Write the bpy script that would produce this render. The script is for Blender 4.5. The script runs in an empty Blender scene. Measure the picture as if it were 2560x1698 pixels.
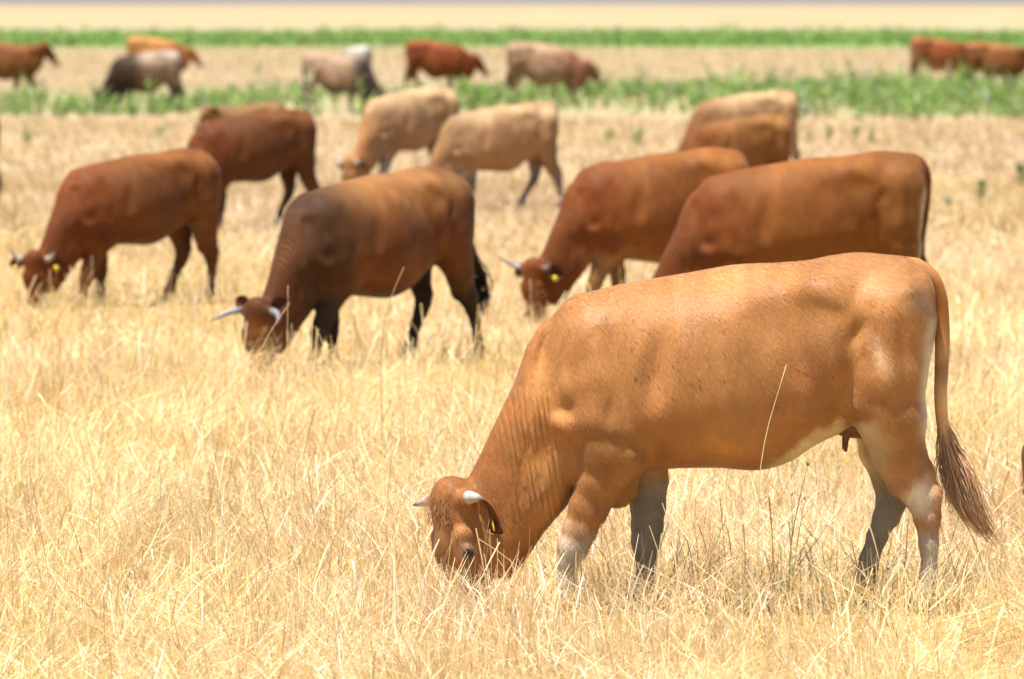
import bpy, math
import numpy as np
from mathutils import Matrix, Vector
R = math.radians
S = bpy.context.scene
COL = S.collection
rng = np.random.default_rng(7)

# ---------------------------------------------------------------- camera
H_CAM = 2.37
FPX = 14222.0                       # 200 mm lens, in pixels of the 2560 px wide photograph
PITCH = math.atan(859 / FPX)
cam_d = bpy.data.cameras.new('camera')
cam_d.lens = 200; cam_d.sensor_width = 36
cam_d.clip_start = 0.5; cam_d.clip_end = 30000
cam_d.dof.use_dof = True
cam_d.dof.focus_distance = 21.75
cam_d.dof.aperture_fstop = 4.7
cam = bpy.data.objects.new('camera', cam_d); COL.objects.link(cam)
cam.location = (0, 0, H_CAM)
cam.rotation_euler = (math.pi / 2 - PITCH, 0, 0)
S.camera = cam

# ---------------------------------------------------------------- sky and sun
SUN_ELEV, SUN_AZ = 75.0, 228.0      # azimuth clockwise from +Y; the sun stands high, behind the camera to the left
w = bpy.data.worlds.new('World'); S.world = w; w.use_nodes = True
nt = w.node_tree; nt.nodes.clear()
sky = nt.nodes.new('ShaderNodeTexSky'); sky.sky_type = 'NISHITA'; sky.sun_disc = False
sky.sun_elevation = R(SUN_ELEV); sky.sun_rotation = R(SUN_AZ)
bg = nt.nodes.new('ShaderNodeBackground'); bg.inputs[1].default_value = 0.065
wo = nt.nodes.new('ShaderNodeOutputWorld')
nt.links.new(sky.outputs[0], bg.inputs[0]); nt.links.new(bg.outputs[0], wo.inputs[0])
sl = bpy.data.lights.new('sun', 'SUN'); sl.energy = 5.0; sl.angle = R(0.5); sl.color = (1.0, 0.95, 0.87)
so = bpy.data.objects.new('sun', sl); COL.objects.link(so)
sd = Vector((math.sin(R(SUN_AZ)) * math.cos(R(SUN_ELEV)), math.cos(R(SUN_AZ)) * math.cos(R(SUN_ELEV)), math.sin(R(SUN_ELEV))))
so.rotation_euler = sd.to_track_quat('Z', 'Y').to_euler(); so.location = (0, 0, 30)
S.view_settings.view_transform = 'Standard'; S.view_settings.look = 'None'
S.view_settings.exposure = 0.91; S.view_settings.gamma = 1
S.cycles.use_denoising = True
S.cycles.max_bounces = 6; S.cycles.diffuse_bounces = 2; S.cycles.transmission_bounces = 3; S.cycles.transparent_max_bounces = 4

# ---------------------------------------------------------------- helpers
def ground_at(px, py):
    """point of the ground seen at pixel (px, py) of the 2560 px wide photograph"""
    u = (px - 1280) / FPX; v = (849 - py) / FPX
    dy = math.cos(PITCH) + v * math.sin(PITCH); dz = v * math.cos(PITCH) - math.sin(PITCH)
    t = -H_CAM / dz
    return t * u, t * dy
def gx(px, D):
    return (px - 1280) / FPX * D
def tag(o, label=None, cat=None, group=None, kind=None):
    if label: o['label'] = label
    if cat: o['category'] = cat
    if group: o['group'] = group
    if kind: o['kind'] = kind
    return o
def make_mesh(name, V, Q=None, T=None, mat=None, parent=None, attrs=None, smooth=True, loc=None):
    me = bpy.data.meshes.new(name)
    V = np.asarray(V, np.float32)
    Q = np.zeros((0, 4), np.int32) if Q is None else np.asarray(Q, np.int32)
    T = np.zeros((0, 3), np.int32) if T is None else np.asarray(T, np.int32)
    me.vertices.add(len(V)); me.vertices.foreach_set('co', V.ravel())
    nl = Q.size + T.size
    me.loops.add(nl); me.polygons.add(len(Q) + len(T))
    me.loops.foreach_set('vertex_index', np.concatenate([Q.ravel(), T.ravel()]).astype(np.int32))
    starts = np.concatenate([np.arange(len(Q)) * 4, Q.size + np.arange(len(T)) * 3]).astype(np.int32)
    me.polygons.foreach_set('loop_start', starts)
    me.update(calc_edges=True)
    if smooth: me.shade_smooth()
    for k, a in (attrs or {}).items():
        a = np.asarray(a, np.float32)
        if a.ndim == 2:
            if a.shape[1] == 3: a = np.concatenate([a, np.ones((len(a), 1), np.float32)], 1)
            at = me.attributes.new(k, 'FLOAT_COLOR', 'POINT'); at.data.foreach_set('color', a.ravel())
        else:
            at = me.attributes.new(k, 'FLOAT', 'POINT'); at.data.foreach_set('value', a)
    o = bpy.data.objects.new(name, me); COL.objects.link(o)
    if mat: me.materials.append(mat)
    if parent: o.parent = parent
    if loc is not None: o.location = loc
    return o
def sstep(x, a, b):
    t = np.clip((x - a) / (b - a), 0, 1); return t * t * (3 - 2 * t)
def vnoise(x, y, seed=0):
    xi = np.floor(x).astype(np.int64); yi = np.floor(y).astype(np.int64)
    fx = x - xi; fy = y - yi; fx = fx * fx * (3 - 2 * fx); fy = fy * fy * (3 - 2 * fy)
    def h(a, b):
        n = (a * 374761393 + b * 668265263 + seed * 974634777) & 0xffffffff
        n = ((n ^ (n >> 13)) * 1274126177) & 0xffffffff
        return ((n ^ (n >> 16)) & 0xffff) / 65535.0
    return (h(xi, yi) * (1 - fx) + h(xi + 1, yi) * fx) * (1 - fy) + (h(xi, yi + 1) * (1 - fx) + h(xi + 1, yi + 1) * fx) * fy
def spline(xq, pts):
    """smooth curve through (x, v) pairs sorted by x (Catmull-Rom slopes)"""
    p = np.asarray(sorted(pts), float); x, v = p[:, 0], p[:, 1]
    m = np.gradient(v, x)
    xq = np.clip(xq, x[0], x[-1]); i = np.clip(np.searchsorted(x, xq) - 1, 0, len(x) - 2)
    h = x[i + 1] - x[i]; t = (xq - x[i]) / h
    return ((2*t**3 - 3*t**2 + 1) * v[i] + (t**3 - 2*t**2 + t) * h * m[i] + (-2*t**3 + 3*t**2) * v[i + 1] + (t**3 - t**2) * h * m[i + 1])

class N:
    """tiny node-tree helper"""
    def __init__(s, name):
        s.m = bpy.data.materials.new(name); s.m.use_nodes = True; s.t = s.m.node_tree; s.t.nodes.clear()
        s.out = s.t.nodes.new('ShaderNodeOutputMaterial')
    def n(s, typ, **kw):
        d = s.t.nodes.new(typ)
        for k, v in kw.items(): setattr(d, k, v)
        return d
    def l(s, a, b): s.t.links.new(a, b)
    def attr(s, name): return s.n('ShaderNodeAttribute', attribute_name=name)
    def noise(s, vec, scale, detail=3, rough=.5, dist=0):
        d = s.n('ShaderNodeTexNoise'); d.inputs['Scale'].default_value = scale; d.inputs['Detail'].default_value = detail
        d.inputs['Roughness'].default_value = rough; d.inputs['Distortion'].default_value = dist
        if vec is not None: s.l(vec, d.inputs['Vector'])
        return d.outputs['Fac']
    def math(s, op, a, b=None, clamp=False):
        d = s.n('ShaderNodeMath', operation=op); d.use_clamp = clamp
        for i, q in enumerate((a, b)):
            if q is None: continue
            if isinstance(q, (int, float)): d.inputs[i].default_value = q
            else: s.l(q, d.inputs[i])
        return d.outputs[0]
    def ramp(s, f, a, b, lo=0., hi=1.):
        d = s.n('ShaderNodeMapRange'); d.interpolation_type = 'SMOOTHSTEP'
        s.l(f, d.inputs[0]); d.inputs[1].default_value = a; d.inputs[2].default_value = b
        d.inputs[3].default_value = lo; d.inputs[4].default_value = hi
        return d.outputs[0]
    def mix(s, f, a, b, mode='MIX'):
        d = s.n('ShaderNodeMix', data_type='RGBA', blend_type=mode)
        for i, q in ((0, f), (6, a), (7, b)):
            if isinstance(q, (int, float)): d.inputs[i].default_value = q
            elif isinstance(q, tuple): d.inputs[i].default_value = (*q, 1)
            else: s.l(q, d.inputs[i])
        return d.outputs[2]
    def mapping(s, vec, scale):
        d = s.n('ShaderNodeMapping'); d.inputs['Scale'].default_value = scale; s.l(vec, d.inputs['Vector']); return d.outputs[0]
    def principled(s, col, rough=.6, spec=.3, normal=None, sheen=0., extra=None):
        p = s.n('ShaderNodeBsdfPrincipled')
        if isinstance(col, tuple): p.inputs['Base Color'].default_value = (*col, 1)
        else: s.l(col, p.inputs['Base Color'])
        if isinstance(rough, (int, float)): p.inputs['Roughness'].default_value = rough
        else: s.l(rough, p.inputs['Roughness'])
        p.inputs['Specular IOR Level'].default_value = spec
        if sheen: p.inputs['Sheen Weight'].default_value = sheen; p.inputs['Sheen Roughness'].default_value = .45
        if normal is not None: s.l(normal, p.inputs['Normal'])
        return p
    def bump(s, h, strength=.3, dist=.01, normal=None):
        b = s.n('ShaderNodeBump'); b.inputs['Strength'].default_value = strength; b.inputs['Distance'].default_value = dist
        s.l(h, b.inputs['Height'])
        if normal is not None: s.l(normal, b.inputs['Normal'])
        return b.outputs[0]
    def end(s, shader):
        s.l(shader.outputs[0] if hasattr(shader, 'outputs') else shader, s.out.inputs['Surface']); return s.m

# ---------------------------------------------------------------- materials
def mat_ground():
    n = N('dry_field_soil')
    geo = n.n('ShaderNodeNewGeometry'); pos = geo.outputs['Position']
    sep = n.n('ShaderNodeSeparateXYZ'); n.l(pos, sep.inputs[0]); Y = sep.outputs[1]
    wob = n.noise(n.mapping(pos, (.03, .004, 1)), 1.0, 4, .6)
    Yw = n.math('MULTIPLY', Y, n.ramp(wob, 0, 1, .93, 1.07))
    straw = n.mix(n.noise(pos, 9, 5, .7), (.32, .205, .08), (.53, .39, .19))
    pink = n.mix(n.noise(n.mapping(pos, (1, .25, 1)), 1.2, 5, .65), (.34, .25, .16), (.50, .38, .25))
    tan = n.mix(n.noise(n.mapping(pos, (.4, .08, 1)), 1.0, 5, .65), (.25, .185, .108), (.36, .275, .162))
    green = n.mix(n.noise(n.mapping(pos, (.3, .1, 1)), 1.0, 4, .6), (.10, .22, .05), (.20, .32, .10))
    pale = n.mix(n.noise(n.mapping(pos, (.06, .012, 1)), 1.0, 4, .6), (.25, .20, .11), (.42, .35, .21))
    far = n.mix(n.noise(n.mapping(pos, (.02, .004, 1)), 1.0, 4, .6), (.27, .215, .14), (.35, .285, .185))
    c = n.mix(n.ramp(Yw, 42, 66), straw, pink)
    c = n.mix(n.ramp(Yw, 104, 132), c, tan)
    gp = n.math('MULTIPLY', n.math('MULTIPLY', n.ramp(Yw, 106, 118), n.ramp(Yw, 152, 136)), n.ramp(n.noise(n.mapping(pos, (1, .35, 1)), .9, 4, .6), .40, .62, 0, .75))
    c = n.mix(gp, c, green)
    c = n.mix(n.ramp(Yw, 256, 270), c, green)
    c = n.mix(n.ramp(Yw, 336, 358), c, pale)
    c = n.mix(n.ramp(Yw, 750, 1250), c, far)
    b = n.bump(n.noise(pos, 25, 4, .7), .5, .03)
    return n.end(n.principled(c, .95, .1, b))
def mat_straw(name, rough=.5, trans=.27):
    n = N(name)
    a = n.attr('tint')
    geo = n.n('ShaderNodeNewGeometry')
    v = n.noise(n.mapping(geo.outputs['Position'], (1, 1, .2)), 60, 2)
    c = n.mix(n.ramp(v, .3, .7, 0, .28), a.outputs['Color'], (.45, .30, .13))
    p = n.principled(c, rough, .25)
    t = n.n('ShaderNodeBsdfTranslucent'); n.l(c, t.inputs[0])
    m = n.n('ShaderNodeMixShader'); m.inputs[0].default_value = trans
    n.l(p.outputs[0], m.inputs[1]); n.l(t.outputs[0], m.inputs[2])
    return n.end(m)
def mat_coat(detail=True):
    n = N('cow_coat')
    tc = n.n('ShaderNodeTexCoord'); pos = tc.outputs['Object']
    col = n.attr('coat').outputs['Color']
    big = n.noise(pos, 3.2, 4, .55, .4)
    mid = n.noise(n.mapping(pos, (1, 1, .45)), 14, 5, .65)
    c = n.mix(n.ramp(big, .40, .66, 0, .55), col, n.mix(1.0, col, (.66, .54, .46), 'MULTIPLY'))
    c = n.mix(n.ramp(mid, .38, .70, 0, .45), c, n.mix(1.0, c, (1.32, 1.30, 1.26), 'MULTIPLY'))
    hair = n.noise(n.mapping(pos, (60, 60, 14)), 5.0, 3, .6)
    hair2 = n.noise(n.mapping(pos, (12, 12, 3.5)), 6.0, 3, .6)
    c = n.mix(n.ramp(hair, .35, .75, 0, .22), c, n.mix(1.0, col, (.60, .52, .45), 'MULTIPLY'))
    # dirt specks and flies on the shoulder
    vo = n.n('ShaderNodeTexVoronoi'); vo.inputs['Scale'].default_value = 34; n.l(pos, vo.inputs['Vector'])
    sp = n.math('MULTIPLY', n.ramp(vo.outputs['Distance'], .10, .20, 1, 0), n.attr('speck').outputs['Fac'])
    sp = n.math('MULTIPLY', sp, n.ramp(n.noise(pos, 11, 2), .52, .56))
    c = n.mix(sp, c, (.06, .035, .02))
    fold = n.attr('fold').outputs['Fac']; fm = n.attr('foldmask').outputs['Fac']
    ph = n.math('ADD', fold, n.math('MULTIPLY', n.noise(n.mapping(pos, (1, 1, .5)), 5, 2), 5.0))
    wv = n.math('MULTIPLY', n.math('POWER', n.math('ABSOLUTE', n.math('SINE', ph)), .8), n.ramp(n.noise(n.mapping(pos, (3, 1, 1)), 6, 3), .35, .65, .15, 1))
    wv = n.math('MULTIPLY', wv, fm)
    b = n.bump(wv, .9, .015)
    b = n.bump(n.noise(n.mapping(pos, (1, 1, .6)), 4.5, 2, .4), .40, .05, b)
    b = n.bump(hair2, .25, .004, b)
    b = n.bump(hair, .35, .0018, b)
    return n.end(n.principled(c, .66, .16, b, sheen=.04))
def mat_simple(name, c1, c2, scale=30, rough=.5, spec=.4, bump=.2):
    n = N(name); tc = n.n('ShaderNodeTexCoord'); f = n.noise(tc.outputs['Object'], scale, 4, .6)
    return n.end(n.principled(n.mix(n.ramp(f, .3, .7), c1, c2), rough, spec, n.bump(f, bump, .003)))
def mat_horn():
    n = N('cow_horn'); a = n.attr('coat'); tc = n.n('ShaderNodeTexCoord')
    f = n.noise(tc.outputs['Object'], 40, 4, .6)
    return n.end(n.principled(n.mix(n.ramp(f, .3, .8, 0, .3), a.outputs['Color'], (.35, .28, .20)), .38, .45, n.bump(f, .15, .002)))
M_COAT = mat_coat(); M_HORN = mat_horn()
M_HOOF = mat_simple('hoof_keratin', (.025, .022, .02), (.07, .06, .05))
M_EYE = mat_simple('cow_eye', (.012, .008, .006), (.02, .012, .01), 10, .12, .6, 0)
M_TAG = mat_simple('yellow_plastic', (.70, .58, .03), (.80, .68, .06), 20, .45, .4, 0)
M_UDDER = mat_simple('udder_skin', (.13, .045, .025), (.20, .08, .045), 40, .6, .3)
def mat_tuft():
    n = N('tail_hair'); a = n.attr('coat')
    return n.end(n.principled(a.outputs['Color'], .5, .3, sheen=.2))
M_TUFT = mat_tuft()
M_GROUND = mat_ground(); M_STRAW = mat_straw('dry_straw'); M_LEAF = mat_straw('green_leaf', .6, .3)

# ---------------------------------------------------------------- ground and far country
def build_ground():
    xs = np.concatenate([-np.geomspace(9000, 30, 26), np.linspace(-26, 26, 27), np.geomspace(30, 9000, 26)])
    ys = np.concatenate([np.linspace(-60, 16, 8), np.linspace(18, 60, 43), np.geomspace(62, 14000, 60)])
    X, Y = np.meshgrid(xs, ys, indexing='ij')
    Z = (vnoise(X * .11, Y * .11, 3) - .5) * .03
    V = np.stack([X, Y, Z], -1).reshape(-1, 3)
    nx, ny = X.shape; i, j = np.meshgrid(np.arange(nx - 1), np.arange(ny - 1), indexing='ij')
    a = (i * ny + j).ravel()
    Q = np.stack([a, a + ny, a + ny + 1, a + 1], -1)
    o = make_mesh('ground', V, Q, mat=M_GROUND); tag(o, kind='structure')
build_ground()
def build_far():
    # low ridge of land on the horizon, ~2 km and more away
    n = N('far_hill_scrub'); g = n.n('ShaderNodeNewGeometry')
    c = n.mix(n.noise(n.mapping(g.outputs['Position'], (.01, .004, .02)), 1.0, 5, .6), (.13, .12, .11), (.20, .18, .165))
    m = n.end(n.principled(c, .95, .05))
    u = np.linspace(-1, 1, 160); v = np.linspace(0, 1, 16)
    U, Vv = np.meshgrid(u, v, indexing='ij')
    X = U * 2600; Y = 1480 + Vv * 900 + 60 * vnoise(U * 9, Vv * 0 + 2, 5)
    Z = -1.5 + 46 * np.sin(Vv * math.pi) ** .8 * (.6 + .8 * vnoise(U * 14, Vv * 2, 8)) * (1 - U ** 6)
    nx, ny = X.shape; i, j = np.meshgrid(np.arange(nx - 1), np.arange(ny - 1), indexing='ij'); a = (i * ny + j).ravel()
    o = make_mesh('hills', np.stack([X, Y, Z], -1).reshape(-1, 3), np.stack([a, a + ny, a + ny + 1, a + 1], -1), mat=m)
    tag(o, kind='structure')
build_far()

# ---------------------------------------------------------------- blades
STRAW = np.array([[.92, .71, .40], [.95, .79, .50], [.87, .59, .28], [.94, .84, .62], [.72, .46, .21], [.95, .89, .77], [.86, .68, .44], [.92, .74, .47]])
def blades(x, y, z0, h, wd, lean, az, curl, col, nseg=3, head=None, tipw=.35):
    """ribbons: root (x,y,z0), length h, width wd, lean from the vertical, azimuth az, curl along the length"""
    n = len(x); t = np.linspace(0, 1, nseg + 1)
    V = np.zeros((n, nseg + 1, 2, 3)); px, py, pz = x.copy(), y.copy(), z0.copy()
    face = rng.uniform(0, math.pi, n)
    sx, sy = np.cos(face), np.sin(face)
    ang = lean.copy()
    for k in range(nseg + 1):
        wk = wd * (1 - (1 - tipw) * t[k]) * .5
        if head is not None and k >= nseg - 1: wk = wk * head
        V[:, k, 0] = np.stack([px - sx * wk, py - sy * wk, pz], -1)
        V[:, k, 1] = np.stack([px + sx * wk, py + sy * wk, pz], -1)
        if k < nseg:
            s = h / nseg
            px = px + np.cos(az) * np.sin(ang) * s; py = py + np.sin(az) * np.sin(ang) * s; pz = np.maximum(pz + np.cos(ang) * s, .004)
            ang = ang + curl / nseg
    base = (np.arange(n) * (nseg + 1) * 2)[:, None] + (np.arange(nseg) * 2)[None]
    Q = np.stack([base, base + 1, base + 3, base + 2], -1).reshape(-1, 4)
    C = np.repeat(col[:, None], (nseg + 1) * 2, 1).reshape(-1, 3)
    return V.reshape(-1, 3), Q, C
def join(parts):
    off = 0; Vs, Qs, Cs = [], [], []
    for V, Q, C in parts:
        Vs.append(V); Qs.append(Q + off); Cs.append(C); off += len(V)
    return np.concatenate(Vs), np.concatenate(Qs), np.concatenate(Cs)
def scatter(d0, d1, per_m2, margin):
    """random points of the field between distances d0 and d1, wide enough for a step to the side"""
    hw = lambda d: d * .0905 + margin
    area = (hw(d0) + hw(d1)) * (d1 - d0); n = int(area * per_m2)
    y = rng.uniform(d0, d1, int(n * 1.6)); y = y[rng.uniform(0, 1, len(y)) < hw(y) / hw(d1)][:n]
    x = rng.uniform(-1, 1, len(y)) * hw(y)
    return x, y
def straw_cols(n, x, y, seed):
    c = STRAW[rng.integers(0, len(STRAW), n)].copy()
    g = vnoise(x * .8, y * .35, seed)[:, None]
    c = c * np.array([1.0, .985, .90]); c = c * (.90 + .16 * g) * rng.uniform(.86, 1.06, (n, 1))
    c[:, 2] *= 1 + .25 * (vnoise(x * .5, y * .2, seed + 9) - .5)
    return np.clip(c, .02, .95)
def build_straw():
    parts = []
    # d0, d1, density, height, width, margin
    for (d0, d1, dens, hh, ww, mg, ns) in ((17.8, 26, 1700, .215, .0036, 1.7, 3), (26, 36, 800, .215, .0052, 2.0, 3), (36, 50, 330, .175, .0085, 2.4, 2), (50, 72, 230, .165, .013, 3, 2), (72, 108, 75, .14, .022, 5, 2), (112, 258, 5, .15, .045, 7, 2)):
        x, y = scatter(d0, d1, dens, mg)
        n0 = vnoise(x * 1.1, y * .7, 1); n1 = vnoise(x * 3.1, y * 2.2, 2)
        keep = rng.uniform(0, 1, len(x)) < .45 + .75 * n1
        x, y, n0, n1 = x[keep], y[keep], n0[keep], n1[keep]; n = len(x)
        n2 = vnoise(x * 5.5, y * 4, 77); tall = .42 + .62 * n0 + .42 * sstep(n2, .25, .75)
        u = rng.uniform(0, 1, n); mat_ = vnoise(x * 1.7 + 3, y * 1.0, 91); holl = sstep(vnoise(x * 1.3 + 20, y * .8 + 5, 92), .20, .08) * (y < 34)
        u = np.where(mat_ > .58, np.minimum(u + .45 * sstep(mat_, .58, .75), .999), u)
        lean = np.where(u < .50, np.abs(rng.normal(0, .24, n)), np.where(u < .80, rng.uniform(.45, 1.1, n), rng.uniform(1.1, 1.5, n)))
        tall = tall * (1 - .75 * holl) * (1 + .25 * np.exp(-((y - 21.15) / .35) ** 2)); h = hh * tall * rng.uniform(.40, 1.12, n) * np.where(u > .6, 1.25, 1.0)
        z0 = np.where(u > .85, rng.uniform(.02, .16, n) * tall, 0.0)
        curl = rng.normal(0, .35, n) + np.where(u < .3, rng.uniform(0, 1.0, n), 0)
        col = straw_cols(n, x, y, 4)
        gr = (rng.uniform(0, 1, n) < .035 + .10 * (vnoise(x * .9 + 7, y * .6, 12) > .76)); col[gr] = np.array([.40, .42, .14]) * rng.uniform(.7, 1.2, (gr.sum(), 1))
        br = rng.uniform(0, 1, n) < .05; col[br] = np.array([.40, .24, .10]) * rng.uniform(.7, 1.2, (br.sum(), 1))
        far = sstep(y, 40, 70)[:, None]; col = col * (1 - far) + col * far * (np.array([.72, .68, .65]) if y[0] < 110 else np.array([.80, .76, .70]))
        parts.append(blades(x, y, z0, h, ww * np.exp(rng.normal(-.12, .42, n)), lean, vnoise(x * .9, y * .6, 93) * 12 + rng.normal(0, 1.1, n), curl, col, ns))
    n = 750; x = rng.normal(-.15, .28, n); y = rng.uniform(20.8, 21.7, n)
    parts.append(blades(x, y, np.zeros(n), rng.uniform(.08, .27, n), .0042 * np.exp(rng.normal(0, .3, n)), np.abs(rng.normal(0, .3, n)), rng.uniform(0, 6.283, n), rng.uniform(0, .6, n), straw_cols(n, x, y, 14), 3))
    # long thin flowering stalks
    for (d0, d1, dens, mg) in ((17.8, 30, 26, 1.7), (30, 50, 10, 2.2)):
        x, y = scatter(d0, d1, dens, mg); n = len(x)
        h = rng.uniform(.24, .46, n)
        parts.append(blades(x, y, np.zeros(n), h, rng.uniform(.0022, .0036, n) * np.where(y > 30, 1.6, 1), np.abs(rng.normal(0, .3, n)), rng.uniform(0, 6.283, n), rng.uniform(0, .6, n), straw_cols(n, x, y, 6), 5, head=1.9, tipw=.8))
    # broad folded dead leaves near the ground
    x, y = scatter(17.8, 30, 130, 1.7); n = len(x)
    parts.append(blades(x, y, rng.uniform(.03, .17, n), rng.uniform(.07, .30, n), rng.uniform(.004, .009, n), rng.uniform(.3, 1.5, n), rng.uniform(0, 6.283, n), rng.uniform(-1, 1.6, n), np.clip(straw_cols(n, x, y, 8) * .95 + .06, 0, .95), 4, tipw=.15))
    V, Q, C = join(parts)
    o = make_mesh('dry_grass', V, Q, mat=M_STRAW, attrs={'tint': C}, smooth=False)
    tag(o, 'dry golden straw and stubble standing all over the field', 'grass', kind='stuff')
build_straw()

def leaf_plants(x, y, hgt, nleaf, lw, cols, spread=.28):
    """upright weeds: a stem each and leaves up its height"""
    n = len(x); parts = []
    parts.append(blades(x, y, np.zeros(n), hgt, lw * .22, np.abs(rng.normal(0, .08, n)), rng.uniform(0, 6.28, n), np.zeros(n), cols * .85, 2))
    for k in range(nleaf):
        f = (k + rng.uniform(0, 1, n)) / nleaf
        L = hgt * spread * (1.25 - .8 * f) * rng.uniform(.7, 1.3, n)
        parts.append(blades(x + rng.normal(0, .02, n), y + rng.normal(0, .02, n), hgt * f * .95, L, lw * rng.uniform(.7, 1.3, n), rng.uniform(.4, 1.3, n), rng.uniform(0, 6.283, n), rng.uniform(-.2, .9, n), np.clip(cols * rng.uniform(.75, 1.25, (n, 1)), 0, .9), 2, tipw=.25))
    return join(parts)
GREENS = np.array([[.18, .36, .075], [.24, .42, .10], [.14, .28, .07], [.31, .43, .14], [.29, .36, .18]])
def build_bands():
    # nearer ragged strip of weeds
    x = rng.uniform(-24, 24, 13000); y = rng.uniform(100, 158, 13000)
    px = 1280 + x / y * FPX
    edge0 = 112 - 6 * sstep(px, 1200, 2300) + 8 * (vnoise(x * .35, y * 0, 21) - .5)
    edge1 = 140 - 10 * (px < 1100) + 14 * (vnoise(x * .3 + 9, y * 0, 22) - .5) + 8 * sstep(px, 1500, 2300)
    dens = .62 + .2 * sstep(px, 1300, 2300) - .45 * np.exp(-((px - 900) / 170) ** 2)
    k = (y > edge0) & (y < edge1) & (rng.uniform(0, 1, len(x)) < dens * 1.05 * sstep(vnoise(x * .6, y * .2, 23) + .12 * sstep(px, 1500, 2300), .28, .60))
    x, y = x[k], y[k]; n = len(x)
    c = GREENS[rng.integers(0, 5, n)] * rng.uniform(.8, 1.2, (n, 1))
    pale = rng.uniform(0, 1, n) < .02; c[pale] = (.42, .50, .40)
    V, Q, C = leaf_plants(x, y, rng.uniform(.18, .46, n) * (1 + 1.0 * (rng.uniform(0, 1, n) < .06)), 9, .085, c, .5)
    tag(make_mesh('green_weeds', V, Q, mat=M_LEAF, attrs={'tint': C}, smooth=False), 'ragged strip of green weeds crossing the field behind the herd', 'weeds', kind='stuff')
    x = rng.uniform(-42, 42, 10000); y = rng.uniform(255, 360, 10000)
    k = (y > 261 + 8 * vnoise(x * .2, y * 0, 31)) & (y < 332 + 20 * vnoise(x * .12, y * 0, 32)) & (np.abs(x) < y * .095 + 4)
    x, y = x[k], y[k]; n = len(x)
    c = GREENS[rng.integers(0, 4, n)] * rng.uniform(.8, 1.15, (n, 1))
    V, Q, C = leaf_plants(x, y, rng.uniform(.25, .5, n) * (1 + .7 * (rng.uniform(0, 1, n) < .03)), 6, .16, c, .55)
    tag(make_mesh('green_crop', V, Q, mat=M_LEAF, attrs={'tint': C}, smooth=False), 'smooth band of green crop far across the field', 'crop', kind='stuff')
build_bands()

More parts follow.
